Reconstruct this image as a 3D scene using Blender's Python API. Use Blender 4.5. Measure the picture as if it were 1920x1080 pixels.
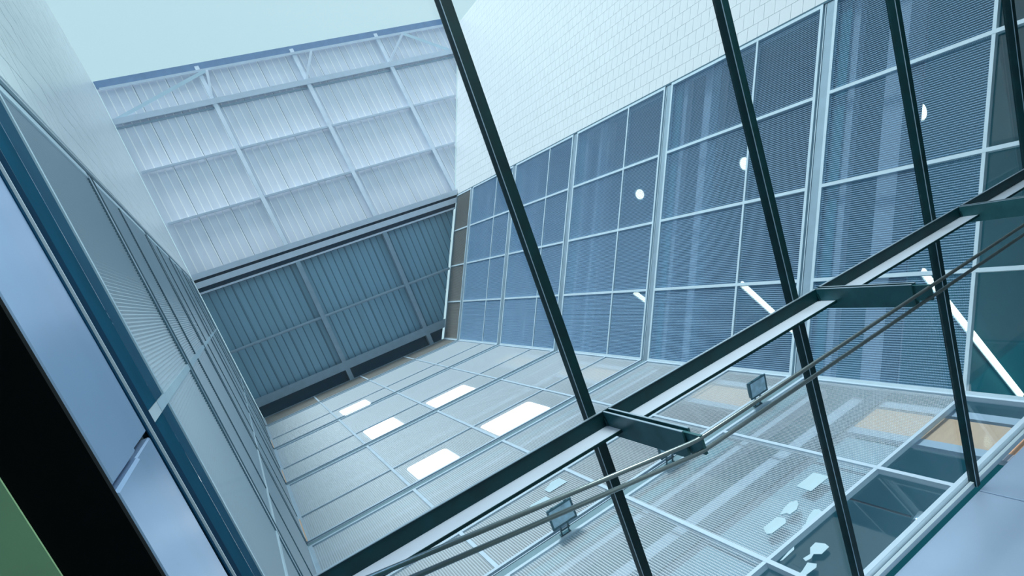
import bpy, math, random
from mathutils import Vector, Matrix

random.seed(7)
C = bpy.context.scene.collection
for o in list(bpy.data.objects):
    bpy.data.objects.remove(o, do_unlink=True)
EYE = 1.6                                    # the camera stands 1.6 m above the floor; heights below are measured from the lens

# ------------------------------------------------------------------ camera, sky, light, exposure
cam = bpy.data.cameras.new('camera')
cam.sensor_width = 36.0
cam.lens = 21.7212
cam.shift_x = -(1113.647 - 960) / 1920
cam.shift_y = (641.214 - 540) / 1920
cam.clip_start = 0.02
cam.clip_end = 500
co = bpy.data.objects.new('camera', cam)
C.objects.link(co)
right = Vector((0.7947, 0.3282, -0.5107)).normalized()
fwd = Vector((0.4550, 0.2347, 0.8590)).normalized()
right = (right - fwd * right.dot(fwd)).normalized()
up = right.cross(fwd)
co.matrix_world = Matrix(((right.x, up.x, -fwd.x, 0), (right.y, up.y, -fwd.y, 0), (right.z, up.z, -fwd.z, EYE), (0, 0, 0, 1)))
bpy.context.scene.camera = co

w = bpy.data.worlds.new('hazy_sky')
bpy.context.scene.world = w
w.use_nodes = True
nt = w.node_tree
nt.nodes.clear()
tc = nt.nodes.new('ShaderNodeTexCoord')
sp = nt.nodes.new('ShaderNodeSeparateXYZ')
rp = nt.nodes.new('ShaderNodeValToRGB')
bg = nt.nodes.new('ShaderNodeBackground')
ow = nt.nodes.new('ShaderNodeOutputWorld')
nt.links.new(tc.outputs['Generated'], sp.inputs[0])
nt.links.new(sp.outputs['Z'], rp.inputs[0])
rp.color_ramp.elements[0].position = 0.0
rp.color_ramp.elements[0].color = (1.05, 1.20, 1.27, 1)
rp.color_ramp.elements[1].position = 1.0
rp.color_ramp.elements[1].color = (0.56, 0.77, 0.83, 1)
nt.links.new(rp.outputs[0], bg.inputs[0])
bg.inputs[1].default_value = 1.0
nt.links.new(bg.outputs[0], ow.inputs[0])

sun = bpy.data.lights.new('sun', 'SUN')
sun.energy = 3.5
sun.angle = math.radians(10)
sun.color = (1.0, 0.97, 0.92)
so = bpy.data.objects.new('sun', sun)
C.objects.link(so)
so.rotation_euler = Vector((0.045, 0.99, -0.09)).to_track_quat('-Z', 'Y').to_euler()

room = bpy.data.lights.new('room_light', 'AREA')          # the hall's own ceiling light, behind the photographer
room.shape = 'RECTANGLE'
room.size = 2.4
room.size_y = 0.5
room.energy = 320
room.color = (0.95, 1.0, 0.95)
ro = bpy.data.objects.new('room_light', room)
C.objects.link(ro)
ro.location = (3.6, -3.7, 2.0 + EYE)
ro.rotation_euler = Vector((-0.55, 0.6, -0.25)).to_track_quat('-Z', 'Y').to_euler()

vs = bpy.context.scene.view_settings
vs.view_transform = 'Standard'
vs.look = 'None'
vs.gamma = 1.0
vs.use_curve_mapping = False
vs.exposure = 0.0
bpy.context.scene.cycles.transparent_max_bounces = 24

# ------------------------------------------------------------------ materials
def mat(name, col, rough=0.5, metal=0.0, noise=0.0, scale=4.0, stretch=(1, 1, 1), bump=0.0, emit=None, spec=0.5, coat=0.0):
    m = bpy.data.materials.new(name)
    m.use_nodes = True
    n = m.node_tree
    b = n.nodes['Principled BSDF']
    b.inputs['Base Color'].default_value = (*col, 1)
    b.inputs['Roughness'].default_value = rough
    b.inputs['Metallic'].default_value = metal
    b.inputs['Specular IOR Level'].default_value = spec
    if coat:
        b.inputs['Coat Weight'].default_value = coat
        b.inputs['Coat Roughness'].default_value = 0.05
    if noise or bump:
        t = n.nodes.new('ShaderNodeTexCoord')
        mp = n.nodes.new('ShaderNodeMapping')
        mp.inputs['Scale'].default_value = stretch
        nz = n.nodes.new('ShaderNodeTexNoise')
        nz.inputs['Scale'].default_value = scale
        nz.inputs['Detail'].default_value = 5
        n.links.new(t.outputs['Object'], mp.inputs[0])
        n.links.new(mp.outputs[0], nz.inputs['Vector'])
        if noise:
            r = n.nodes.new('ShaderNodeValToRGB')
            r.color_ramp.elements[0].position = 0.3
            r.color_ramp.elements[1].position = 0.7
            r.color_ramp.elements[0].color = (*[c * (1 - noise) for c in col], 1)
            r.color_ramp.elements[1].color = (*[min(1, c * (1 + noise)) for c in col], 1)
            n.links.new(nz.outputs['Fac'], r.inputs[0])
            n.links.new(r.outputs[0], b.inputs['Base Color'])
        if bump:
            bp = n.nodes.new('ShaderNodeBump')
            bp.inputs['Strength'].default_value = bump
            bp.inputs['Distance'].default_value = 0.01
            n.links.new(nz.outputs['Fac'], bp.inputs['Height'])
            n.links.new(bp.outputs[0], b.inputs['Normal'])
    if emit:
        b.inputs['Emission Color'].default_value = (*emit[0], 1)
        b.inputs['Emission Strength'].default_value = emit[1]
    return m

def glass_mat(name, tint, k=1.0, rough=0.01):
    m = bpy.data.materials.new(name)
    m.use_nodes = True
    n = m.node_tree
    n.nodes.clear()
    out = n.nodes.new('ShaderNodeOutputMaterial')
    mix = n.nodes.new('ShaderNodeMixShader')
    tr = n.nodes.new('ShaderNodeBsdfTransparent')
    tr.inputs[0].default_value = (*tint, 1)
    gl = n.nodes.new('ShaderNodeBsdfGlossy')
    gl.inputs['Roughness'].default_value = rough
    lw = n.nodes.new('ShaderNodeLayerWeight')          # Schlick's curve from the facing angle: the same from both sides of a pane
    lw.inputs[0].default_value = 0.5
    pw = n.nodes.new('ShaderNodeMath')
    pw.operation = 'POWER'
    pw.inputs[1].default_value = 5.0
    mu = n.nodes.new('ShaderNodeMath')
    mu.operation = 'MULTIPLY_ADD'
    mu.use_clamp = True
    mu.inputs[1].default_value = 0.96 * k
    mu.inputs[2].default_value = 0.04 * k
    n.links.new(lw.outputs['Facing'], pw.inputs[0])
    n.links.new(pw.outputs[0], mu.inputs[0])
    n.links.new(mu.outputs[0], mix.inputs[0])
    n.links.new(tr.outputs[0], mix.inputs[1])
    n.links.new(gl.outputs[0], mix.inputs[2])
    n.links.new(mix.outputs[0], out.inputs[0])
    return m

def mesh_mat(name, col, open_share, rough=0.4, metal=0.3, rib=0.45):
    """Perforated corrugated sheet: rows of small holes between the ribs."""
    m = bpy.data.materials.new(name)
    m.use_nodes = True
    n = m.node_tree
    b = n.nodes['Principled BSDF']
    out = n.nodes['Material Output']
    b.inputs['Base Color'].default_value = (*col, 1)
    b.inputs['Roughness'].default_value = rough
    b.inputs['Metallic'].default_value = metal
    # the holes of a sheet that has a thickness close up when one looks along it: openness follows the facing angle
    def math_node(op, x, y, clamp=False):
        q = n.nodes.new('ShaderNodeMath')
        q.operation = op
        q.use_clamp = clamp
        for i, v in enumerate((x, y)):
            if isinstance(v, (int, float)):
                q.inputs[i].default_value = v
            else:
                n.links.new(v, q.inputs[i])
        return q.outputs[0]
    t = n.nodes.new('ShaderNodeTexCoord')
    sx = n.nodes.new('ShaderNodeSeparateXYZ')
    n.links.new(t.outputs['Object'], sx.inputs[0])
    lw = n.nodes.new('ShaderNodeLayerWeight')
    lw.inputs[0].default_value = 0.5
    cosn = math_node('SUBTRACT', 1.0, lw.outputs['Facing'])
    op = math_node('MULTIPLY', math_node('SUBTRACT', cosn, 0.10), open_share * 1.6, True)
    op = math_node('MINIMUM', op, open_share)
    rowz = math_node('MULTIPLY', math_node('SINE', math_node('MULTIPLY', sx.outputs['Z'], 2 * math.pi / 0.022), 0), 0.25)
    rowy = math_node('MULTIPLY', math_node('MULTIPLY', sx.outputs['Y'], 1 / 0.006), rib)
    mr_out = math_node('MULTIPLY', op, math_node('ADD', math_node('ADD', rowz, rowy), 1.0), True)
    tr = n.nodes.new('ShaderNodeBsdfTransparent')
    mix = n.nodes.new('ShaderNodeMixShader')
    n.links.new(mr_out, mix.inputs[0])
    n.links.new(b.outputs[0], mix.inputs[1])
    n.links.new(tr.outputs[0], mix.inputs[2])
    n.links.new(mix.outputs[0], out.inputs[0])
    return m

M = dict(
    frame=mat('pale_aluminium', (0.60, 0.76, 0.86), 0.35, 0.1, noise=0.05, scale=3),
    frame_back=mat('satin_aluminium', (0.44, 0.57, 0.68), 0.4, 0.1, noise=0.05, scale=3),
    joint_back=mat('teal_grey_channel', (0.16, 0.27, 0.32), 0.4, 0.2, noise=0.08, scale=3),
    strip=mat('brushed_channel', (0.38, 0.51, 0.61), 0.3, 0.5, noise=0.08, scale=3),
    groove=mat('shadow_joint', (0.05, 0.14, 0.20), 0.6),
    mesh_back=mesh_mat('back_mesh', (0.68, 0.77, 0.84), 0.74, 0.35, 0.25),
    mesh_right=mesh_mat('sky_tint_mesh', (0.28, 0.47, 0.69), 0.72, 0.4, 0.3, 0.25),  # blue of the reflected sky is put into this colour
    mesh_left=mesh_mat('left_mesh', (0.60, 0.70, 0.77), 0.5, 0.3, 0.5),
    mesh_top=mesh_mat('canopy_tint_mesh', (0.26, 0.27, 0.26), 0.5, 0.4, 0.2),  # darker copy: the canopy's reflection in the top row put into the colour
    darkpanel=mat('dark_blue_panel', (0.004, 0.075, 0.14), 0.95, noise=0.1, spec=0.05),
    darkpanel2=mat('darker_blue_panel', (0.002, 0.035, 0.08), 0.95, noise=0.1, spec=0.05),
    deck_dark=mat('bounce_deck_dark', (0.10, 0.13, 0.15), 0.9, noise=0.1),
    pane=glass_mat('facade_glass', (0.90, 0.955, 0.975), 1.2),
    roofglass=glass_mat('skylight_glass', (0.93, 0.98, 1.0), 1.0),
    tile=mat('white_tile', (0.74, 0.80, 0.84), 0.35, noise=0.03, scale=2),
    grout=mat('tile_grout', (0.66, 0.74, 0.79), 0.8),
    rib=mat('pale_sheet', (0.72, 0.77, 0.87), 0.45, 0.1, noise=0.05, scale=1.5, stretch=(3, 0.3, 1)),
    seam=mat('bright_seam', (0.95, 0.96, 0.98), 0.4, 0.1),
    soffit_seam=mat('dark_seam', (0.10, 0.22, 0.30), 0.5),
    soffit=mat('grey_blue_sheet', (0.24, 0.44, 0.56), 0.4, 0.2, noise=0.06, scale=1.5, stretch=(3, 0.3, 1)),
    steel=mat('grey_blue_paint', (0.66, 0.75, 0.86), 0.4, 0.1, noise=0.05),
    steel_dark=mat('dusk_blue_paint', (0.30, 0.42, 0.52), 0.45, 0.1, noise=0.08),
    dark=mat('dark_green_black_paint', (0.001, 0.032, 0.040), 0.5, 0.0, noise=0.25, scale=6, spec=0.25),
    hanger=mat('dark_teal_paint', (0.03, 0.13, 0.15), 0.35, 0.2, noise=0.25, scale=6),
    pipe=mat('stainless_tube', (0.24, 0.31, 0.33), 0.36, 0.9, noise=0.05),
    silver_lit=mat('satin_silver_lit', (0.46, 0.62, 0.84), 0.35, 0.3, noise=0.03, scale=2, bump=0.02),  # lighter copy of the left silver: light on this side put into the colour
    leg_lit=mat('leg_painted_light', (0.52, 0.63, 0.76), 0.4, 0.1, noise=0.04),  # pale for the sky light on the beam's upright face, put into the colour
    silver=mat('satin_silver_panel', (0.27, 0.44, 0.68), 0.30, 0.5, noise=0.04, scale=2, bump=0.02),
    black=mat('black_soffit', (0.002, 0.004, 0.005), 0.9, spec=0.1),
    green=mat('green_plaster', (0.24, 0.46, 0.27), 0.8, noise=0.06, scale=3),
    slab=mat('slab_paint', (0.015, 0.22, 0.28), 0.8, noise=0.05),
    inner=mat('inner_partition', (0.0, 0.28, 0.35), 0.8, noise=0.1),
    bulk=mat('bulkhead_paint', (0.44, 0.51, 0.62), 0.6),
    lightener=mat('lightening_panel', (0.26, 0.38, 0.46), 0.8, noise=0.05),
    tile_left=mat('glossy_white_tile', (0.84, 0.89, 0.92), 0.30, noise=0.03, scale=2),
    eaves=mat('violet_blue_paint', (0.20, 0.32, 0.52), 0.5, noise=0.08),
    perf=mat('perforated_angle', (0.05, 0.12, 0.17), 0.6, noise=0.5, scale=60),
    tan=mat('tan_board', (0.72, 0.46, 0.31), 0.6, noise=0.06, scale=2, stretch=(1, 1, 8)),
    floor=mat('pale_screed', (0.42, 0.46, 0.48), 0.6, noise=0.06),
    ground=mat('pale_paving', (0.62, 0.66, 0.70), 0.8, noise=0.08, scale=0.4),
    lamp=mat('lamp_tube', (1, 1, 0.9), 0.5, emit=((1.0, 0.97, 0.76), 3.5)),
    glow=mat('glowing_white', (0.95, 0.97, 0.98), 0.4, emit=((0.95, 0.98, 1.0), 1.4)),
    paper=mat('white_film', (0.38, 0.53, 0.61), 0.5, noise=0.05, scale=6),
    leaf=mat('palm_leaf', (0.008, 0.06, 0.06), 0.9, noise=0.3, scale=8),
    trunk=mat('palm_bark', (0.08, 0.07, 0.05), 0.8, noise=0.3, scale=12, bump=0.3),
    pot=mat('plant_pot', (0.25, 0.25, 0.26), 0.6),
    housing=mat('floodlight_case', (0.02, 0.10, 0.14), 0.4, 0.3, noise=0.1),
    lens=mat('floodlight_lens', (0.34, 0.52, 0.64), 0.2, 0.1, noise=0.25, scale=9),
)

# ------------------------------------------------------------------ helpers
class MB:
    def __init__(self):
        self.v, self.f = [], []
    def box(self, a, b, fr=None):
        x0, y0, z0 = a
        x1, y1, z1 = b
        n = len(self.v)
        p = [(x0, y0, z0), (x1, y0, z0), (x1, y1, z0), (x0, y1, z0), (x0, y0, z1), (x1, y0, z1), (x1, y1, z1), (x0, y1, z1)]
        self.v += [tuple(fr(q)) if fr else q for q in p]
        self.f += [tuple(n + i for i in q) for q in ((0, 3, 2, 1), (4, 5, 6, 7), (0, 1, 5, 4), (1, 2, 6, 5), (2, 3, 7, 6), (3, 0, 4, 7))]
        return self
    def bar(self, p, q, a, b, side=(0, 0, 1)):
        """a rectangular bar from p to q, a wide across and b deep along SIDE"""
        p, q = Vector(p), Vector(q)
        d = (q - p).normalized()
        s = Vector(side)
        s = (s - d * s.dot(d)).normalized()
        t = d.cross(s)
        n = len(self.v)
        for e in (p, q):
            for (i, j) in ((-1, -1), (1, -1), (1, 1), (-1, 1)):
                self.v.append(tuple(e + t * (i * a / 2) + s * (j * b / 2)))
        self.f += [tuple(n + i for i in f) for f in ((3, 2, 1, 0), (4, 5, 6, 7), (0, 1, 5, 4), (1, 2, 6, 5), (2, 3, 7, 6), (3, 0, 4, 7))]
        return self
    def tube(self, pts, r, k=12):
        pts = [Vector(p) for p in pts]
        rs = r if isinstance(r, (list, tuple)) else [r] * len(pts)
        n0 = len(self.v)
        ref = None
        for i, p in enumerate(pts):
            d = (pts[min(i + 1, len(pts) - 1)] - pts[max(i - 1, 0)]).normalized()
            if ref is None:
                ref = d.orthogonal().normalized()
            s = (ref - d * ref.dot(d)).normalized()
            ref = s
            t = d.cross(s)
            for j in range(k):
                a = 2 * math.pi * j / k
                self.v.append(tuple(p + (s * math.cos(a) + t * math.sin(a)) * rs[i]))
        for i in range(len(pts) - 1):
            for j in range(k):
                a, b = n0 + i * k + j, n0 + i * k + (j + 1) % k
                self.f.append((a, b, b + k, a + k))
        self.f.append(tuple(n0 + j for j in reversed(range(k))))
        self.f.append(tuple(n0 + (len(pts) - 1) * k + j for j in range(k)))
        return self
    def prism(self, poly, h0, h1, fr=None):
        """polygon in (a, b) extruded from h0 to h1; FR maps (a, b, h) to space"""
        n, k = len(self.v), len(poly)
        for h in (h0, h1):
            for (a, b) in poly:
                q = (a, b, h)
                self.v.append(tuple(fr(q)) if fr else q)
        self.f.append(tuple(n + i for i in reversed(range(k))))
        self.f.append(tuple(n + k + i for i in range(k)))
        for i in range(k):
            j = (i + 1) % k
            self.f.append((n + i, n + j, n + k + j, n + k + i))
        return self
    def mesh(self, name, material, smooth=False):
        me = bpy.data.meshes.new(name)
        me.from_pydata(self.v, [], self.f)
        me.materials.append(material)
        if smooth:
            for p in me.polygons:
                p.use_smooth = len(p.vertices) == 4
        me.update()
        return me
    def build(self, name, material, parent=None, smooth=False):
        return put(name, self.mesh(name, material, smooth), parent)

def put(name, me, parent=None, loc=None, rot=None):
    o = bpy.data.objects.new(name, me)
    C.objects.link(o)
    if parent:
        o.parent = parent
    if loc is not None:
        o.location = loc
    if rot is not None:
        o.rotation_euler = rot
    return o

def tag(o, label=None, cat=None, group=None, kind=None):
    for k, v in (('label', label), ('category', cat), ('group', group), ('kind', kind)):
        if v:
            o[k] = v
    return o

def empty(name, loc=(0, 0, 0), rz=0.0):
    o = bpy.data.objects.new(name, None)
    C.objects.link(o)
    o.location = loc
    o.rotation_euler = (0, 0, rz)
    o.empty_display_size = 0.2
    return o

# plan of the light well
XL, XR, YB = -0.47, 7.03, 4.0
AR = math.radians(28.404)
DR = Vector((math.sin(AR), -math.cos(AR), 0))     # along the right wall, away from the back corner
NR = Vector((-math.cos(AR), -math.sin(AR), 0))    # out of the right wall into the well
def yright(x):                                      # where the right wall's plane stands at x
    return YB - (x - XR) / math.tan(AR)

G = [6.97 + 4.31 * k for k in range(5)]            # storey joints
TOP = 26.10

# ------------------------------------------------------------------ glazed mesh facades
def corrugated(wd, ht, pitch=0.034, amp=0.006):
    m = MB()
    n = max(4, int(round(wd / pitch)) * 2)
    for i in range(n + 1):
        x = -wd / 2 + wd * i / n
        y = amp if i % 2 else -amp
        m.v += [(x, y, 0), (x, y, ht)]
    for i in range(n):
        m.f.append((2 * i, 2 * i + 2, 2 * i + 3, 2 * i + 1))
    return m

CACHE = {}
def facade(root, length, us, meshmat, proud=0.02, bands=True, top_taupe=True, dark_sill=False, hor='frame', strip='strip', ver='frame', pitch=0.034, amp=0.007, lighteners=False):
    """Builds one facade in the local frame of ROOT: x along the wall, z up, -y out into the well."""
    fw = 0.055
    def part(name, a, b, material):
        return MB().box(a, b).build(name, material, root)
    rows = [(3.43, G[0] - 0.13, [4.31])]
    for k in range(4):
        rows.append((G[k] + 0.14, G[k + 1] - 0.13, [G[k] + 1.60]))
    rows.append((G[4] + 0.14, TOP, []))
    for ri, (zb, zt, trans) in enumerate(rows):
        part('frame_rail', (0, -proud, zb - 0.02), (length, 0.05, zb + 0.035), M[hor])
        part('frame_rail', (0, -proud, zt - 0.035), (length, 0.05, zt + 0.02), M[hor] if ri < 5 else M['strip'])
        for u in us:
            c = min(max(u, fw / 2), length - fw / 2)
            part('mullion', (c - fw / 2, -proud, zb + 0.035), (c + fw / 2, 0.05, zt - 0.035), M[ver])
        cuts = [zb] + trans + [zt]
        for z in trans:
            for a, b in zip(us[:-1], us[1:]):
                part('transom', (a + fw / 2, -proud * 0.9, z - 0.024), (b - fw / 2, 0.05, z + 0.024), M[hor] if ri else M[ver])
        for ci in range(len(cuts) - 1):
            z0, z1 = cuts[ci] + 0.03, cuts[ci + 1] - 0.03
            for bi, (a, b) in enumerate(zip(us[:-1], us[1:])):
                wd, ht = (b - a) - 0.05, z1 - z0
                mm = M['mesh_top'] if ri == 5 and top_taupe else meshmat
                key = (round(wd, 3), round(ht, 3), mm.name, pitch)
                clear = ri == 0 and ci == 0
                if clear and dark_sill:
                    part('sill_panel', (a + 0.03, 0.005, z0), (b - 0.03, 0.03, z1), M['darkpanel'])
                    continue
                if not clear:
                    if key not in CACHE:
                        CACHE[key] = corrugated(wd, ht, pitch, amp).mesh('mesh_panel', mm)
                    put('mesh_panel', CACHE[key], root, ((a + b) / 2, 0.010, z0))
                kg = ('glass',) + key[:2]
                if kg not in CACHE:
                    CACHE[kg] = MB().box((-wd / 2, 0, 0), (wd / 2, 0.008, ht)).mesh('glass_pane', M['pane'])
                put('glass_pane', CACHE[kg], root, ((a + b) / 2, 0.035, z0))
    # storey joints: a recessed dark channel with a bright strip in it
    for g in G:
        part('joint_channel', (0, 0.05, g - 0.16), (length, 0.08, g + 0.17), M['groove'])
        part('joint_strip', (0, 0.0, g - 0.095), (length, 0.055, g + 0.055), M[strip])
        part('joint_lip', (0, -0.004, g + 0.07), (length, 0.05, g + 0.085), M[hor])
        if lighteners and g < 12:
            part('lightening_panel', (0.05, 0.14, g - 2.46), (6.3, 0.16, g - 1.74), M['lightener'])  # sheet added to lighten what shows through the mesh
        if bands:
            part('slab_edge', (0, 0.16, g - 0.50), (length, 0.30, g - 0.02), M['bulk'])
            part('bulkhead', (0, 0.24, g - 1.50), (length, 0.42, g - 0.98), M['bulk'])
            part('perforated_angle', (0, 0.05, g - 1.70), (length, 0.07, g - 1.44), M['perf'])
    return root

# back wall
wall_back = tag(empty('wall_back', (XL, YB, 0)), 'pale mesh clad wall facing the light well with bright glass patches', None, None, 'structure')
ub = [0.03, 1.89, 3.75, 5.62, 7.49]
facade(wall_back, 7.50, ub, M['mesh_back'], lighteners=True, strip='joint_back', hor='frame_back', ver='frame_back')
# emissive white patches: one low in the sill row of the upper storeys, as the photograph shows them
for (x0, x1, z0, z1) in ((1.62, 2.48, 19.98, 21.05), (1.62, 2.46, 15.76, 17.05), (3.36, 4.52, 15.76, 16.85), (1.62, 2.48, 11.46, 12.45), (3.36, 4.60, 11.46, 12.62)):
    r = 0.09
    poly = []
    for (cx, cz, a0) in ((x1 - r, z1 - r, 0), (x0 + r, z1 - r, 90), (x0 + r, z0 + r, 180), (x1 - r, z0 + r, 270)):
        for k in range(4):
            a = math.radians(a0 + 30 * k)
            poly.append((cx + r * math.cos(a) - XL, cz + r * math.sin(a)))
    o = MB().prism(poly, -0.012, -0.002, lambda q: (q[0], q[2], q[1])).build('glow_patch', M['glow'], wall_back)
    o['label'] = 'glowing white patch'
# tan boards just inside the glass, beside the right corner, and slivers at the left corner
for k in range(4):
    zb = 3.3 if k == 0 else G[k - 1] + 0.2
    zt = G[k] - 1.7
    MB().box((6.03 - XL, 0.10, zb), (6.58 - XL, 0.14, zt)).build('tan_board', M['tan'], wall_back)
    MB().box((5.89 - XL, 0.09, zb), (6.03 - XL, 0.15, zt)).build('board_trim', M['bulk'], wall_back)
    MB().box((6.63 - XL, 0.09, zb), (6.78 - XL, 0.15, zt)).build('board_trim', M['bulk'], wall_back)
for g in G[:4]:
    MB().box((-0.01, -0.028, g + 0.14), (0.022, 0.0, g + 1.45)).build('corner_strip', M['tan'], wall_back)

# right wall
wall_right = tag(empty('wall_right', (XR, YB, 0), math.atan2(DR.y, DR.x)), 'blue grey glazed wall of mesh panels with lamps behind', None, None, 'structure')
# local -y must point along NR; for rotation of DR the local -y is DR turned by -90 degrees
ur = [0.03, 1.59, 3.125, 4.65, 6.19]
facade(wall_right, 6.22, ur, M['mesh_right'])

# left wall: its local x runs towards the back corner
wall_left = tag(empty('wall_left', (XL, -1.52, 0), math.pi / 2), 'mesh clad wall seen at a steep grazing angle', None, None, 'structure')
facade(wall_left, 5.52, [0.03, 1.84, 3.66, 5.49], M['mesh_left'], proud=0.004, top_taupe=False, dark_sill=True, hor='groove', pitch=0.026, amp=0.0055)

# ------------------------------------------------------------------ tiled walls further out
def rz_to_world(o, d):
    return lambda q: (o[0] + d[0] * q[0], o[1] + d[1] * q[0], q[2])

wall_far_right = tag(empty('wall_far_right', tuple(Vector((XR, YB, 0)) + DR * 6.24), math.atan2(DR.y, DR.x)), 'white tiled wall above the blue grey glazing', None, None, 'structure')
def ztop(y):                                      # underside of the raking canopy
    return 26.3 + 0.273 * max(0.0, -1.5 - y)
LEN_R = 8.4
MB().prism([(0, 2.5), (LEN_R, 2.5), (LEN_R, 28.45), (0, 26.4)], 0.012, 0.30, lambda q: (q[0], q[2], q[1])).build('tile_bed', M['grout'], wall_far_right)
MB().box((-0.025, -0.014, 2.5), (0.015, 0.03, 26.2)).build('edge_trim', M['groove'], wall_far_right)
tw, th, jt = 0.305, 0.266, 0.008
cells = []
nx, nz = int(LEN_R / tw), int((28.4 - 2.5) / th) + 1
for i in range(nx + 1):
    for j in range(nz):
        x0 = i * tw
        x1 = min(x0 + tw - jt, LEN_R)
        z0 = 2.5 + j * th + (th / 2 if i % 2 else 0)
        zc = 26.35 + 2.05 * (x0 / LEN_R)
        z1 = min(z0 + th - jt, zc)
        if z1 - z0 < 0.05 or x1 - x0 < 0.03:
            continue
        cells.append((x0, x1, z0, z1))
def seen(c):                                      # nearest to the photographer among the rows the frame takes in
    p = Vector((XR, YB, 0)) + DR * (6.24 + c[0])
    return (0 if c[2] > 6.4 + 0.95 * c[0] else 1, (p.x ** 2 + p.y ** 2 + c[2] ** 2))
cells.sort(key=seen)
TILE = []
for k in range(6):
    t = MB()
    dx, dz = tw - jt, th - jt
    e = [random.uniform(0, 0.0012) for _ in range(4)]
    t.v = [(0, -e[0], 0), (dx, -e[1], 0), (dx, -e[2], dz), (0, -e[3], dz), (0, 0.013, 0), (dx, 0.013, 0), (dx, 0.013, dz), (0, 0.013, dz)]
    t.f = [(0, 1, 2, 3), (0, 4, 5, 1), (1, 5, 6, 2), (2, 6, 7, 3), (3, 7, 4, 0)]
    TILE.append(t.mesh('tile', M['tile']))
rest = MB()
n = 0
for (x0, x1, z0, z1) in cells:
    full = abs(x1 - x0 - (tw - jt)) < 1e-6 and abs(z1 - z0 - (th - jt)) < 1e-6
    if full and n < 300:
        put('tile', random.choice(TILE), wall_far_right, (x0, 0, z0))
        n += 1
    else:
        rest.box((x0, -random.uniform(0, 0.0012), z0), (x1, 0.013, z1))
tag(rest.build('tile_field', M['tile'], wall_far_right), kind='stuff')

wall_far_left = tag(empty('wall_far_left', (XL, -9.27, 0), math.pi / 2), 'white tiled wall beside the canopy, seen at a grazing angle', None, None, 'structure')
MB().prism([(0, 2.5), (7.73, 2.5), (7.73, 26.4), (0, 28.5)], 0.008, 0.30, lambda q: (q[0], q[2], q[1])).build('tile_bed', M['grout'], wall_far_left)
MB().box((7.70, -0.010, 2.5), (7.75, 0.04, 26.2)).build('edge_trim', M['groove'], wall_far_left)
rest = MB()
for i in range(int(7.7 / 0.305)):
    for j in range(int(26.2 / 0.266)):
        x0, z0 = i * 0.305, 2.5 + j * 0.266 + (0.133 if i % 2 else 0)
        z1 = min(z0 + 0.258, 28.4 - 2.0 * x0 / 7.73)
        if z1 - z0 < 0.05:
            continue
        m0 = len(rest.v)
        e = [random.uniform(0, 0.0022) for _ in range(4)]
        rest.v += [(x0, -e[0], z0), (x0 + 0.297, -e[1], z0), (x0 + 0.297, -e[2], z1), (x0, -e[3], z1), (x0, 0.01, z0), (x0 + 0.297, 0.01, z0), (x0 + 0.297, 0.01, z1), (x0, 0.01, z1)]
        rest.f += [tuple(m0 + a for a in q) for q in ((0, 1, 2, 3), (0, 4, 5, 1), (1, 5, 6, 2), (2, 6, 7, 3), (3, 7, 4, 0))]
tag(rest.build('tile_field', M['tile_left'], wall_far_left), kind='stuff')

# ------------------------------------------------------------------ rooms behind the facades
def slab(name, poly, z0, z1, material):
    return tag(MB().prism(poly, z0, z1).build(name, material), None, None, None, 'structure')
OFF = 0.10
pr0 = Vector((XR, YB, 0)) + DR * 0 - NR * OFF
pr1 = Vector((XR, YB, 0)) + DR * 6.3 - NR * OFF
L_room = [(XL - 0.05, YB + OFF), (XR + OFF * 0.8, YB + OFF), (pr1.x, pr1.y), (14.2, pr1.y), (14.2, 8.6), (XL - 0.05, 8.6)]
W_room = [(-4.2, -1.5), (XL - OFF, -1.5), (XL - OFF, 8.6), (-4.2, 8.6)]
for g in G:
    for poly in (L_room, W_room):
        slab('ceiling', poly, g - 0.37, g - 0.02, M['slab'])
slab('ceiling', [(XL - 0.05, YB + 0.06), (XR + 0.1, YB + 0.06), (pr1.x, pr1.y), (14.2, pr1.y), (14.2, 8.6), (XL - 0.05, 8.6)], TOP + 0.02, TOP + 0.25, M['slab'])
slab('ceiling', W_room, TOP + 0.02, TOP + 0.25, M['slab'])
def inner_wall(a, b, t=0.15, z0=-1.6, z1=TOP):
    d = (Vector(b) - Vector(a))
    o = empty('wall_inner', (a[0], a[1], 0), math.atan2(d.y, d.x))
    tag(o, None, None, None, 'structure')
    MB().box((0, 0, z0), (d.length, t, z1)).build('partition', M['inner'], o)
inner_wall((-4.2, 8.6), (14.2, 8.6))
inner_wall((14.2, 8.6), (14.2, pr1.y))
inner_wall((14.2, pr1.y), (pr1.x + 0.05, pr1.y), z0=2.5)
inner_wall((-4.2, -1.5), (-4.2, 8.6))
inner_wall((XL - 0.12, -1.52), (-4.2, -1.52), z0=2.5)
inner_wall((XL - 0.45, 8.6), (XL - 0.45, YB + 0.15), t=0.1, z0=3.3)

# ------------------------------------------------------------------ canopy
canopy = tag(empty('canopy', (0, 0, 26.1)), 'corrugated metal canopy on a steel frame spanning the light well', 'canopy')
def cz(z): return z - 26.1
SL = 0.273
def up_z(y): return 26.3 - SL * (y + 1.5)
def clip_lo(x): return max(-1.55, min(YB + 0.6, 99)) if x < XR else None
RX = [2.89, 6.44, 10.02]                            # rafters of the raking half
def bar_c(name, p, q, a, b, material, side=(0, 0, 1)):
    p, q = (p[0], p[1], cz(p[2])), (q[0], q[1], cz(q[2]))
    return MB().bar(p, q, a, b, side).build(name, material, canopy)
def wall_x(y):
    return XR + (YB - y) * math.tan(AR)
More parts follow.
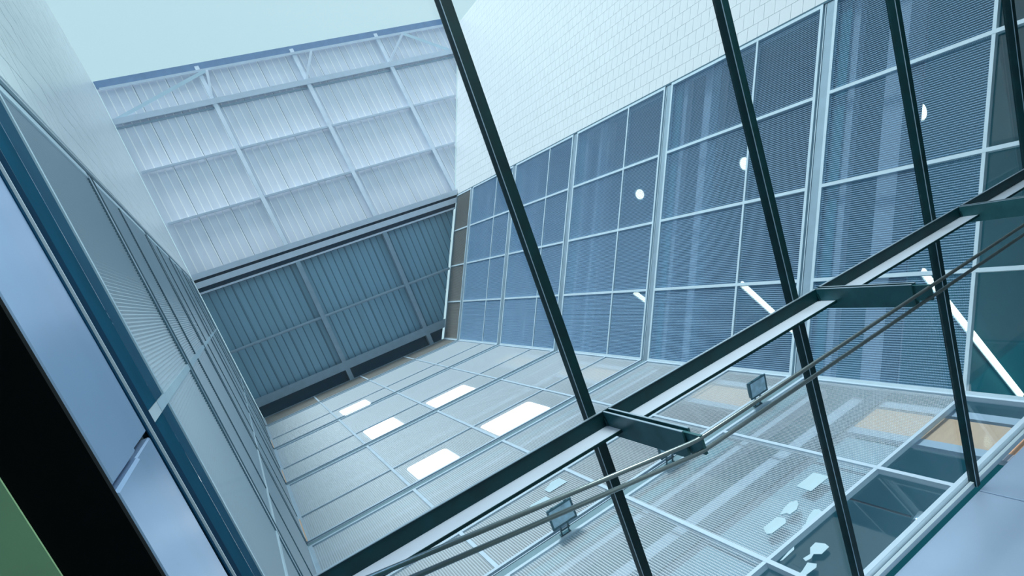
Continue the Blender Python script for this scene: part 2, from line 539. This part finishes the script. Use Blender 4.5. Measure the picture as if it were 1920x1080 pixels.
# ribbed sheets: a flat pan with raised seams, one sheet after another
def sheet(x0, x1, y0f, y1f, zf, ribs, rh, material, seam, name='cladding_sheet'):
    m = MB()
    prof = []
    pw = (x1 - x0 - 0.012) / ribs
    for r in range(ribs):
        a = x0 + r * pw
        prof += [(a, 0), (a + pw - 0.050, 0), (a + pw - 0.042, -rh), (a + pw - 0.016, -rh), (a + pw - 0.008, 0)]
    prof.append((x1 - 0.012, 0))
    for (x, dz) in prof:
        for y in (y0f(x), y1f(x)):
            m.v.append((x, y, cz(zf(y)) + dz))
        for y in (y0f(x), y1f(x)):
            m.v.append((x, y, cz(zf(y)) + dz + 0.012))
    for i in range(len(prof) - 1):
        a, b = 4 * i, 4 * i + 4
        m.f += [(a, b, b + 1, a + 1), (a + 2, a + 3, b + 3, b + 2), (a, a + 2, b + 2, b), (a + 1, b + 1, b + 3, a + 3)]
    e = 4 * (len(prof) - 1)
    m.f += [(0, 1, 3, 2), (e, e + 2, e + 3, e + 1)]
    o = m.build(name, material, canopy)
    o.data.materials.append(seam)                   # the folded seams between the pans
    for i in range(len(prof) - 1):
        if i % 5 in (1, 2, 3):
            o.data.polygons[4 * i].material_index = 1
    return o
x = XL + 0.02
while x < 14.0:
    x1 = x + 1.10
    a = lambda q: min(-1.2, yright(q) + 0.02) if q > XR else -1.2
    if yright(x1) > -9.2:
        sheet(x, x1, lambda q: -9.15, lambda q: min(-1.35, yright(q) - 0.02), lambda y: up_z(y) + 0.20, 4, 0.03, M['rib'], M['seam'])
    x = x1
x = XL + 0.02
while x < 10.0:
    x1 = x + 1.06
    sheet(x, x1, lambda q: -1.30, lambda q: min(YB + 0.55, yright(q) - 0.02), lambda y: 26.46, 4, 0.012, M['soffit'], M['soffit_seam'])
    x = x1
# added covers over the sheets that block the sky at their gaps
m = MB()
m.v = [(x, y, cz(up_z(y) + z)) for z in (0.26, 0.30) for (x, y) in ((XL + 0.02, -9.15), (wall_x(-9.15) - 0.03, -9.15), (wall_x(-1.3) - 0.03, -1.3), (XL + 0.02, -1.3))]
m.f = [(3, 2, 1, 0), (4, 5, 6, 7), (0, 1, 5, 4), (1, 2, 6, 5), (2, 3, 7, 6), (3, 0, 4, 7)]
m.build('sky_blocker', M['groove'], canopy)
MB().prism([(XL + 0.02, -1.3), (wall_x(-1.3) - 0.03, -1.3), (wall_x(3.98) - 0.03, 3.98), (6.9, YB + 0.56), (XL + 0.02, YB + 0.56)], cz(26.50), cz(26.54)).build('sky_blocker', M['groove'], canopy)
# raking half: rafters, purlins, eaves truss
for rx in RX:
    y1 = min(-1.6, yright(rx) - 0.05)
    bar_c('rafter', (rx, -9.05, up_z(-9.05) + 0.09), (rx, y1, up_z(y1) + 0.09), 0.15, 0.18, M['steel'])
    bar_c('rafter_plate', (rx + 0.10, -9.05, up_z(-9.05) + 0.12), (rx + 0.10, y1, up_z(y1) + 0.12), 0.02, 0.12, M['steel'])
for py in (-3.67, -5.67):
    xa = [XL + 0.02] + RX + [wall_x(py) - 0.03]
    for a, b in zip(xa[:-1], xa[1:]):
        bar_c('purlin', (a + 0.08, py, up_z(py) + 0.085), (b - 0.08, py, up_z(py) + 0.085), 0.07, 0.18, M['steel'])
py = -7.62
bar_c('eaves_beam', (XL + 0.02, py, up_z(py) - 0.03), (wall_x(py) - 0.03, py, up_z(py) - 0.03), 0.20, 0.05, M['steel'])
bar_c('eaves_beam_web', (XL + 0.02, py + 0.05, up_z(py) + 0.09), (wall_x(py) - 0.03, py + 0.05, up_z(py) + 0.09), 0.03, 0.20, M['steel'])
bar_c('eaves_rail', (XL + 0.02, py + 0.20, up_z(py) + 0.13), (wall_x(py) - 0.03, py + 0.20, up_z(py) + 0.13), 0.06, 0.08, M['steel_dark'])
xe = wall_x(-8.9) - 0.05
bar_c('parapet_channel', (XL + 0.02, -9.06, up_z(-9.06) + 0.08), (xe, -9.06, up_z(-9.06) + 0.08), 0.24, 0.14, M['eaves'])
bar_c('parapet_rail', (XL + 0.10, -8.86, up_z(-8.86) - 0.03), (14.6, -8.86, up_z(-8.86) - 0.03), 0.09, 0.05, M['steel'])
for (a, b) in ((-0.36, 3.10), (2.86, 3.16), (6.42, 7.14), (9.98, 11.15), (12.95, 11.2)):
    flat = (a, b) in ((-0.36, 3.10), (12.95, 11.2))
    bar_c('brace', (a, -7.68, up_z(-7.68)), (b, -8.82, up_z(-8.82) - 0.04), 0.12 if flat else 0.09, 0.02 if flat else 0.09, M['frame'] if flat else M['steel'])
bar_c('rail_bracket', (14.55, -8.86, up_z(-8.86) - 0.05), (14.55, -8.86, up_z(-8.86) - 0.75), 0.05, 0.05, M['steel'], (0, 1, 0))
# the pair of main beams between the two halves; shade between them is painted dark
xw = lambda y: wall_x(y) - 0.03
def beam_c(name, y0, y1, z0, z1, material):
    return MB().prism([(XL + 0.02, y0), (xw(y0), y0), (xw(y1), y1), (XL + 0.02, y1)], cz(z0), cz(z1)).build(name, material, canopy)
beam_c('beam_flange', -1.70, -1.50, 26.10, 26.13, M['steel'])
beam_c('beam_web', -1.61, -1.58, 26.13, 26.60, M['darkpanel2'])
beam_c('beam_shade', -1.56, -0.99, 26.20, 26.22, M['darkpanel2'])  # dark sheet added where only shade lies between the beams
beam_c('beam_flange', -1.40, -1.19, 26.10, 26.13, M['steel'])
beam_c('beam_web', -1.31, -1.28, 26.13, 26.20, M['darkpanel2'])
beam_c('beam_angle', -1.04, -0.97, 26.16, 26.19, M['steel'])
beam_c('beam_angle_leg', -0.985, -0.97, 26.19, 26.46, M['darkpanel2'])
# level half: rafters, tube purlin, wall rail
for rx in (2.97, 6.46):
    bar_c('rafter', (rx, -0.98, 26.24), (rx, YB + 0.5, 26.24), 0.17, 0.26, M['steel_dark'])
MB().tube([(XL + 0.02, 1.30, cz(26.22)), (wall_x(1.30) - 0.03, 1.30, cz(26.22))], 0.055).build('purlin_tube', M['steel_dark'], canopy)
beam_c('wall_rail', 3.22, 3.55, 26.12, 26.16, M['steel_dark'])
beam_c('end_shade', 3.56, YB + 0.5, 26.425, 26.44, M['darkpanel'])  # dark sheet standing for the shade beyond the wall rail
beam_c('wall_rail_web', 3.36, 3.40, 26.16, 26.44, M['steel_dark'])

# ------------------------------------------------------------------ skylight over the hall
SKM = 0.0373
def sk(y): return 3.236 - SKM * (YB - y)
skylight = tag(empty('skylight', (3.3, 0.3, 3.1)), 'sloping glass skylight with dark glazing bars above the hall', 'skylight')
def loc_s(p): return (p[0] - 3.3, p[1] - 0.3, p[2] - 3.1)
Y0 = -3.3
bars = [-0.41, 1.481, 3.352, 5.208, 7.014, 8.86]
for bx in bars:
    ye = YB - 0.035 if bx < XR else yright(bx)
    m = MB()
    n0 = len(m.v)
    if bx > 0:
        # stem with a broader foot below it, and a pale gasket line along its left side
        for (a, b, z0, z1) in ((bx - 0.029, bx + 0.029, 0.0, 0.022), (bx - 0.022, bx + 0.029, 0.022, 0.085)):
            m.v += [loc_s((p, y, sk(y) + z)) for y in (Y0, ye) for (p, z) in ((a, z0), (b, z0), (b, z1), (a, z1))]
        for q in (0, 8):
            m.f += [tuple(q + i for i in f) for f in ((3, 2, 1, 0), (4, 5, 6, 7), (0, 1, 5, 4), (1, 2, 6, 5), (2, 3, 7, 6), (3, 0, 4, 7))]
        m.build('glazing_bar', M['dark'], skylight)
        g_ = MB().bar(loc_s((bx - 0.0305, Y0, sk(Y0) + 0.003)), loc_s((bx - 0.0305, ye, sk(ye) + 0.003)), 0.003, 0.006)
        gk = g_.build('bar_gasket', M['strip'], skylight)
        gk['label'] = 'thin pale edge line'
for a, b in zip(bars[:-1], bars[1:]):
    xs = [a + 0.03, b - 0.03]
    e = [(YB - 0.02 if x < XR else yright(x) - 0.02) for x in xs]
    m = MB()
    for z in (0.060, 0.072):
        for (x, y) in ((xs[0], Y0), (xs[1], Y0), (xs[1], e[1]), (xs[0], e[0])):
            m.v.append(loc_s((x, y, sk(y) + z)))
    m.f = [(3, 2, 1, 0), (4, 5, 6, 7), (0, 1, 5, 4), (1, 2, 6, 5), (2, 3, 7, 6), (3, 0, 4, 7)]
    m.build('glass_pane', M['roofglass'], skylight)
# edge flashings: along the back wall and along the left wall
MB().box(loc_s((XL + 0.03, YB - 0.080, 3.262)), loc_s((XR, YB - 0.028, 3.30))).build('flashing', M['frame'], skylight)
MB().tube([loc_s((XL + 0.05, YB - 0.055, 3.345)), loc_s((XR - 0.03, YB - 0.055, 3.345))], 0.027).build('flashing_roll', M['steel_dark'], skylight, True)
m = MB()
for (x0, x1, z0, z1) in ((XL + 0.018, XL + 0.028, 0.075, 0.087),):
    m.v += [loc_s((p, y, sk(y) + z)) for y in (Y0, YB - 0.03) for (p, z) in ((x0, z0), (x1, z0), (x1, z1), (x0, z1))]
    m.f += [(3, 2, 1, 0), (4, 5, 6, 7), (0, 1, 5, 4), (1, 2, 6, 5), (2, 3, 7, 6), (3, 0, 4, 7)]
m.build('edge_trim', M['frame'], skylight)
m = MB()
m.v = [loc_s((p, y, sk(y) + z)) for y in (Y0, YB - 0.03) for (p, z) in ((XL + 0.013, 0.03), (XL + 0.018, 0.03), (XL + 0.018, 0.30), (XL + 0.013, 0.30))]
m.f = [(3, 2, 1, 0), (4, 5, 6, 7), (0, 1, 5, 4), (1, 2, 6, 5), (2, 3, 7, 6), (3, 0, 4, 7)]
m.build('edge_flashing', M['darkpanel2'], skylight)

# ------------------------------------------------------------------ angle beam under the skylight with its hangers
beam = tag(empty('steel_beam', (3.3, 1.31, 3.12)), 'long dark steel angle beam crossing under the skylight bars', 'beam')
def loc_b(p): return (p[0] - 3.3, p[1] - 1.31, p[2] - 3.12)
segs = [(-0.42, 1.545), (1.60, 3.555), (3.61, 5.575), (5.63, 7.6)]
MB().box(loc_b((-0.42, 1.26, 3.118)), loc_b((7.6, 1.365, 3.130))).build('top_leg', M['dark'], beam)
for a, b in segs:
    MB().box(loc_b((a, 1.352, 2.965)), loc_b((b, 1.365, 3.118))).build('upright_leg', M['leg_lit'], beam)['label'] = 'paler upright face'
    MB().box(loc_b((a, 1.3505, 2.957)), loc_b((b, 1.367, 2.965))).build('lower_edge', M['dark'], beam)
    MB().box(loc_b((a, 1.256, 3.114)), loc_b((b, 1.26, 3.132))).build('front_edge', M['strip'], beam)  # paler strip: light along the front edge put into its colour
for hx in (1.553, 3.563, 5.583):
    for dx in (0.0, 0.040):
        h = MB().box(loc_b((hx + dx - 0.006, 1.263, 2.375)), loc_b((hx + dx + 0.006, 1.412, 3.116))).build('hanger_plate', M['hanger'], beam)
        MB().box(loc_b((hx + dx - 0.006, 1.259, 2.375)), loc_b((hx + dx + 0.006, 1.263, 3.116))).build('plate_edge', M['strip'], h)  # light caught by the plate's edge, painted as a paler strip
    MB().box(loc_b((hx + 0.012, 1.272, 2.262)), loc_b((hx + 0.028, 1.375, 2.44))).build('hanger_tongue', M['hanger'], beam)
    for zz in (3.02, 2.98):
        MB().tube([loc_b((hx - 0.014, 1.345, 3.10)), loc_b((hx - 0.010, 1.300, 3.112))], 0.006, 6).build('weld_bead', M['dark'], beam) if zz > 3 else None

# ------------------------------------------------------------------ the two tubes carried by the hangers
for (yy, lab) in ((1.287, 'upper of the two brushed steel tubes, bent at the first hanger'), (1.353, 'lower of the two brushed steel tubes, bent at the first hanger')):
    x0, z0 = 1.544, 2.270
    dy = -0.174
    pts = [(XL + 0.035, yy + dy * (x0 - XL - 0.035), z0)]
    for k in range(-3, 4):
        s = k / 3 * 0.05
        pts.append((x0 + s, yy + (dy * (-s) if s < 0 else 0) - 0.002 * max(0, 1 - abs(k) / 3), z0))
    pts.append((7.5, yy, z0))
    o = MB().tube([(p[0] - 3.3, p[1] - yy, 0) for p in pts], 0.0115, 16).build('steel_tube', M['pipe'], None, True)
    o.location = (3.3, yy, z0)
    tag(o, lab, 'tube', 'steel tubes under the skylight')

# ------------------------------------------------------------------ silver upstands round the skylight opening
trim_1 = tag(empty('trim_1', (XL, 0, 2.17)), 'satin silver upstand along the left edge of the skylight', None, None, 'structure')
xs0, xs1 = -0.040, 0.025
def panel(name, y0, y1, z0, z1, x1, parent, b=0.006):
    m = MB()
    m.v = [(xs0, y0, z0), (xs0, y1, z0), (xs0, y1, z1), (xs0, y0, z1), (x1 - b, y0, z0), (x1 - b, y1, z0), (x1 - b, y1, z1), (x1 - b, y0, z1),
           (x1, y0 + b, z0 + b), (x1, y1 - b, z0 + b), (x1, y1 - b, z1 - b), (x1, y0 + b, z1 - b)]
    m.f = [(0, 1, 2, 3), (0, 4, 5, 1), (1, 5, 6, 2), (2, 6, 7, 3), (3, 7, 4, 0), (4, 8, 9, 5), (5, 9, 10, 6), (6, 10, 11, 7), (7, 11, 8, 4), (8, 11, 10, 9)]
    m.f = [tuple(reversed(f)) for f in m.f]
    return m.build(name, M['silver'], parent)
ys = [-3.3, -1.49, 0.343, 2.15, 3.98]
for a, b in zip(ys[:-1], ys[1:]):
    panel('metal_panel', a + 0.012, b - 0.012, 0.50, 0.950, 0.014, trim_1)
    panel('metal_panel', a + 0.010, b - 0.008, 0.0, 0.497, 0.026, trim_1, 0.009)
MB().box((xs0, -3.3, 0.0), (-0.028, 3.98, 1.0)).build('backing', M['black'], trim_1)

trim_2 = tag(empty('trim_2', (0, YB, 2.17)), 'satin silver upstand below the back wall', None, None, 'structure')
def panel_b(x0, x1, z0, z1, y1=-0.004, b=0.006):
    m = MB()
    m.v = [(x0, 0.04, z0), (x1, 0.04, z0), (x1, 0.04, z1), (x0, 0.04, z1), (x0, y1 + b, z0), (x1, y1 + b, z0), (x1, y1 + b, z1), (x0, y1 + b, z1),
           (x0 + b, y1, z0 + b), (x1 - b, y1, z0 + b), (x1 - b, y1, z1 - b), (x0 + b, y1, z1 - b)]
    m.f = [(3, 2, 1, 0), (0, 1, 5, 4), (1, 2, 6, 5), (2, 3, 7, 6), (3, 0, 4, 7), (4, 5, 9, 8), (5, 6, 10, 9), (6, 7, 11, 10), (7, 4, 8, 11), (8, 9, 10, 11)]
    return m.build('metal_panel', M['silver_lit'], trim_2)
for a, b in zip([-0.44, 1.47, 3.34, 5.175], [1.47, 3.34, 5.175, 7.02]):
    panel_b(a + 0.005, b - 0.005, 0.0, 1.055)
MB().box((-0.44, 0.045, 0.0), (7.02, 0.06, 1.07)).build('backing', M['black'], trim_2)

# ------------------------------------------------------------------ the hall below
hall = [(-4.6, -4.6), (11.5, -4.6), (11.5, YB + 0.06), (-4.6, YB + 0.06)]
slab('floor', hall, -1.75, -1.60, M['floor'])
MB_ = MB().box((-0.63, -4.6, 2.13), (XL + 0.022, YB, 2.17)).build('ceiling', M['black'])
tag(MB_, 'black soffit strip below the silver upstand', None, None, 'structure')
o = MB().box((-4.6, -4.6, 2.12), (-0.63, YB, 2.20)).build('ceiling', M['green'])
tag(o, 'green painted ceiling', None, None, 'structure')
slab('ceiling', [(XL + 0.03, -4.6), (11.5, -4.6), (11.5, yright(11.5) if yright(11.5) > -3.3 else -3.3), (XL + 0.03, -3.3)], 3.0, 3.2, M['floor'])
slab('ceiling', [(7.06, YB + 0.06), (wall_x(-3.3) + 0.02, -3.3), (11.5, -3.3), (11.5, YB + 0.06)], 3.0, 3.2, M['floor'])
for (a, b) in (((-4.6, -4.6), (-4.6, YB)), ((11.5, YB), (11.5, -4.6)), ((11.5, -4.6), (-4.6, -4.6))):
    d = Vector(b) - Vector(a)
    o = MB().box((0, 0, -1.6), (d.length, 0.15, 3.0 if a[0] > 0 else 2.15 if b[0] < 0 and a[0] < 0 else 3.0)).build('wall_hall', M['floor'])
    o.location = (a[0], a[1], 0)
    o.rotation_euler = (0, 0, math.atan2(d.y, d.x))
    tag(o, None, None, None, 'structure')
o = MB().box((-4.6, YB, -1.6), (11.5, YB + 0.12, 2.17)).build('wall_hall', M['floor'])
tag(o, None, None, None, 'structure')
# street paving, and an unseen low deck added to govern the bounced light
o = MB().box((-60, -90, -1.75), (60, -4.8, -1.62)).build('ground', M['ground'])
tag(o, None, None, None, 'structure')
o = MB().prism([(XL, -9.3), (wall_x(-9.3), -9.3), (wall_x(-3.4), -3.4), (XL, -3.4)], 3.2, 3.3).build('bounce_deck', M['deck_dark'])
tag(o, None, None, None, 'structure')

# ------------------------------------------------------------------ floodlights on the joint of the ground storey
def floodlight(x, y_front, z, label, tilt):
    r = tag(empty('floodlight', (x, YB - 0.02, 6.90)), label, 'floodlight', 'floodlights on the back wall')
    yc = y_front - (YB - 0.02)
    hinge = empty('case', (0, 0, 0))
    bpy.data.objects.remove(hinge)
    rot = Matrix.Rotation(math.radians(tilt), 4, 'X')
    base = Vector((0, -0.20, z - 6.90))
    def fr(q): return base + (rot @ Vector(q))
    wx, d0, d1 = 0.17, -0.26, 0.0
    m = MB()
    lo = [(-wx, d0, 0), (wx, d0, 0), (wx, d1, 0), (-wx, d1, 0)]
    mid = [(-wx * 0.97, d0 + 0.01, 0.05), (wx * 0.97, d0 + 0.01, 0.05), (wx * 0.97, d1 - 0.005, 0.05), (-wx * 0.97, d1 - 0.005, 0.05)]
    hi = [(-wx * 0.6, d0 + 0.08, 0.13), (wx * 0.6, d0 + 0.08, 0.13), (wx * 0.6, d1 - 0.05, 0.13), (-wx * 0.6, d1 - 0.05, 0.13)]
    m.v = [tuple(fr(q)) for q in lo + mid + hi]
    m.f = [(3, 2, 1, 0), (8, 9, 10, 11)]
    for b in (0, 4):
        for i in range(4):
            j = (i + 1) % 4
            m.f.append((b + i, b + j, b + 4 + j, b + 4 + i))
    case = m.build('case', M['housing'], r)
    fl = MB()
    for (a, b) in (((-wx - 0.012, d0 - 0.012, -0.014), (wx + 0.012, d0 + 0.012, 0.006)), ((-wx - 0.012, d1 - 0.012, -0.014), (wx + 0.012, d1 + 0.012, 0.006)),
                   ((-wx - 0.012, d0 + 0.012, -0.014), (-wx + 0.012, d1 - 0.012, 0.006)), ((wx - 0.012, d0 + 0.012, -0.014), (wx + 0.012, d1 - 0.012, 0.006))):
        fl.box(a, b, fr)
    fl.build('lens_frame', M['housing'], r)
    MB().box((-wx + 0.012, d0 + 0.012, -0.008), (wx - 0.012, d1 - 0.012, -0.002), fr).build('lens', M['lens'], r)
    for s in (-0.10, 0.10):
        MB().box((s - 0.02, d0 - 0.022, -0.006), (s + 0.02, d0 - 0.012, 0.006), fr).build('clip', M['housing'], r)
    for s in (-0.055, 0.055):
        p, q = fr((s, -0.02, 0.03)), Vector((s, 0.0, 0.0))
        MB().bar(tuple(p), tuple(q), 0.014, 0.022).build('bracket_arm', M['housing'], r)
    MB().box((-0.075, -0.012, -0.03), (0.075, 0.004, 0.03)).build('bracket_plate', M['housing'], r)
    MB().tube([(-0.07, -0.09, (z - 6.9) * 0.45), (0.07, -0.09, (z - 6.9) * 0.45)], 0.012, 8).build('hinge_pin', M['housing'], r)
    return r
floodlight(2.33, 3.5, 6.77, 'dark floodlight behind the steel tubes, left of the tall bar', 3)
floodlight(4.14, 3.5, 6.78, 'floodlight half hidden behind the first steel hanger', 6)
floodlight(5.99, 3.5, 6.80, 'dark floodlight with a pale lens, nearest the back corner', 8)

# ------------------------------------------------------------------ lamps in the rooms behind the right wall
for (z, sx_, sy_, lab) in ((6.58, 10.187, 3.348, 'long fluorescent lamp glowing in the lowest room by the back corner'), (10.89, 9.98, 3.30, 'fluorescent lamp behind the mesh one storey above the long lamp'), (15.20, 9.86, 3.33, 'short glimpse of a fluorescent lamp high in the third storey')):
    a, b = Vector((sx_, sy_, 0)), Vector((12.60, 7.04, 0))
    r = tag(empty('fluorescent_lamp', (a.x, a.y, z)), lab, 'ceiling lamp', 'fluorescent lamps')
    d = b - a
    MB().bar((0, 0, -0.06), tuple(d + Vector((0, 0, -0.06))), 0.105, 0.05).build('diffuser', M['lamp'], r)
    MB().bar((0, 0, -0.02), tuple(d + Vector((0, 0, -0.02))), 0.17, 0.03).build('lamp_body', M['frame'], r)
for (z, lab) in ((6.58, 'small round downlight in the lowest blue room behind the glass'), (10.89, 'round downlight beside the second glazing bar'), (15.20, 'round downlight highest in the right wall glazing')):
    r = tag(empty('downlight', (11.15, 0.74, z)), lab, 'ceiling lamp', 'round downlights')
    m = MB().tube([(0, 0, -0.05), (0, 0, -0.01)], 0.14, 18)
    m.build('diffuser', M['lamp'], r)
    MB().tube([(0, 0, -0.02), (0, 0, 0.03)], 0.17, 18).build('lamp_ring', M['frame'], r)

# spotlight inside the back room
sl = tag(empty('spotlight', (5.32, 4.7, 6.60)), 'small cylindrical spotlight hanging behind the lowest back wall glass', 'spotlight')
z = 4.05 - 6.60
MB().tube([(0, 0, 0), (0, 0, z + 0.12)], 0.012, 8).build('drop_rod', M['dark'], sl)
MB().tube([(0.10, 0.02, z + 0.05), (-0.12, -0.03, z - 0.02)], 0.05, 16).build('spot_body', M['strip'], sl, True)
MB().tube([(0.10, 0.02, z + 0.05), (0.115, 0.023, z + 0.055)], 0.04, 16).build('spot_bulb', M['lamp'], sl)

# ------------------------------------------------------------------ white film pieces stuck on the back wall's glass
FILM = [
    ('rectangular sheet of white film on the low back wall mesh', [(4.792, 4.916), (4.795, 4.691), (4.459, 4.695), (4.469, 4.913)]),
    ('torn white film under the rectangular sheet', [(4.244, 4.722), (4.181, 4.771), (4.073, 4.758), (3.946, 4.714), (4.008, 4.666), (4.001, 4.622), (4.11, 4.613), (4.198, 4.66)]),
    ('rounded block of white film left of the torn piece', [(3.923, 4.619), (3.907, 4.718), (3.673, 4.716), (3.614, 4.613), (3.649, 4.569), (3.866, 4.558)]),
    ('faint white film against the transom above the clear glass', [(4.193, 4.451), (4.064, 4.42), (3.951, 4.366), (3.874, 4.369), (3.891, 4.345), (4.095, 4.340), (4.197, 4.345), (4.224, 4.404)]),
    ('club shaped white film on the clear dark glass', [(3.754, 4.088), (3.662, 4.081), (3.586, 4.022), (3.499, 4.039), (3.481, 3.992), (3.538, 3.974), (3.603, 3.993), (3.642, 3.928), (3.764, 3.933), (3.785, 3.994)]),
    ('oblong white film below the club shaped one', [(3.473, 3.965), (3.353, 3.932), (3.296, 3.929), (3.321, 3.866), (3.462, 3.852), (3.504, 3.88)]),
    ('long narrow white film just below the transom', [(3.598, 4.23), (3.497, 4.226), (3.352, 4.205), (3.376, 4.191), (3.561, 4.199)]),
    ('pale film on the mesh just above the left floodlight', [(3.081, 8.418), (3.091, 8.164), (2.763, 8.165), (2.756, 8.328), (2.952, 8.443)]),
    ('pale film partly behind the steel tubes, left of the floodlight', [(2.673, 8.124), (2.681, 7.98), (2.465, 7.994), (2.367, 8.036), (2.393, 8.135)]),
]
for lab, poly in FILM:
    cx = sum(p[0] for p in poly) / len(poly)
    cz_ = sum(p[1] for p in poly) / len(poly)
    o = MB().prism([(p[0] - cx, p[1] - cz_) for p in poly], 0, 0.003, lambda q: (q[0], q[2] - 0.003, q[1])).build('film_sheet', M['paper'])
    o.location = (cx, YB - 0.0005, cz_)
    tag(o, lab, 'film', 'white film on the glass')

# ------------------------------------------------------------------ palm in the back room
def palm(x, y, top, label, n=13, L=1.5):
    r = tag(empty('palm', (x, y, -1.6)), label, 'palm')
    MB().tube([(0, 0, 0), (0, 0, 0.5)], [0.28, 0.36], 20).build('pot', M['pot'], r)
    h = top + 1.6
    MB().tube([(0, 0, 0.4), (0.04, 0.02, h * 0.5), (0, 0, h)], [0.11, 0.09, 0.07], 10).build('trunk', M['trunk'], r)
    for k in range(n):
        a = k * 2.4 + random.uniform(-0.2, 0.2)
        el = random.uniform(0.15, 1.0)
        m = MB()
        prev = None
        for i in range(15):
            t = i / 14
            rad = L * t * math.cos(el * (1 - 0.5 * t))
            zz = h + L * (math.sin(el) * t - 0.85 * t * t)
            c = Vector((rad * math.cos(a), rad * math.sin(a), zz))
            s = Vector((-math.sin(a), math.cos(a), 0))
            if prev is not None:
                wd = 0.42 * math.sin(math.pi * min(1, 0.12 + 0.86 * t))
                fwd_ = (c - prev)
                for sg in (-1, 1):
                    tip = c + s * sg * wd + fwd_ * 1.6 + Vector((0, 0, -0.35 * wd))
                    n0 = len(m.v)
                    m.v += [tuple(prev), tuple(prev + fwd_ * 0.45), tuple(tip)]
                    m.f.append((n0, n0 + 1, n0 + 2))
            prev = c
        m.build('frond', M['leaf'], r)
palm(6.6, 6.4, 4.3, 'dark palm standing behind the lowest back wall glass')

# everything so far is measured from the lens: lift it to stand on the floor at zero
for o in list(C.objects):
    if o.parent is None and o.type in {'MESH', 'EMPTY'}:
        o.location.z += EYE
bpy.context.view_layer.update()
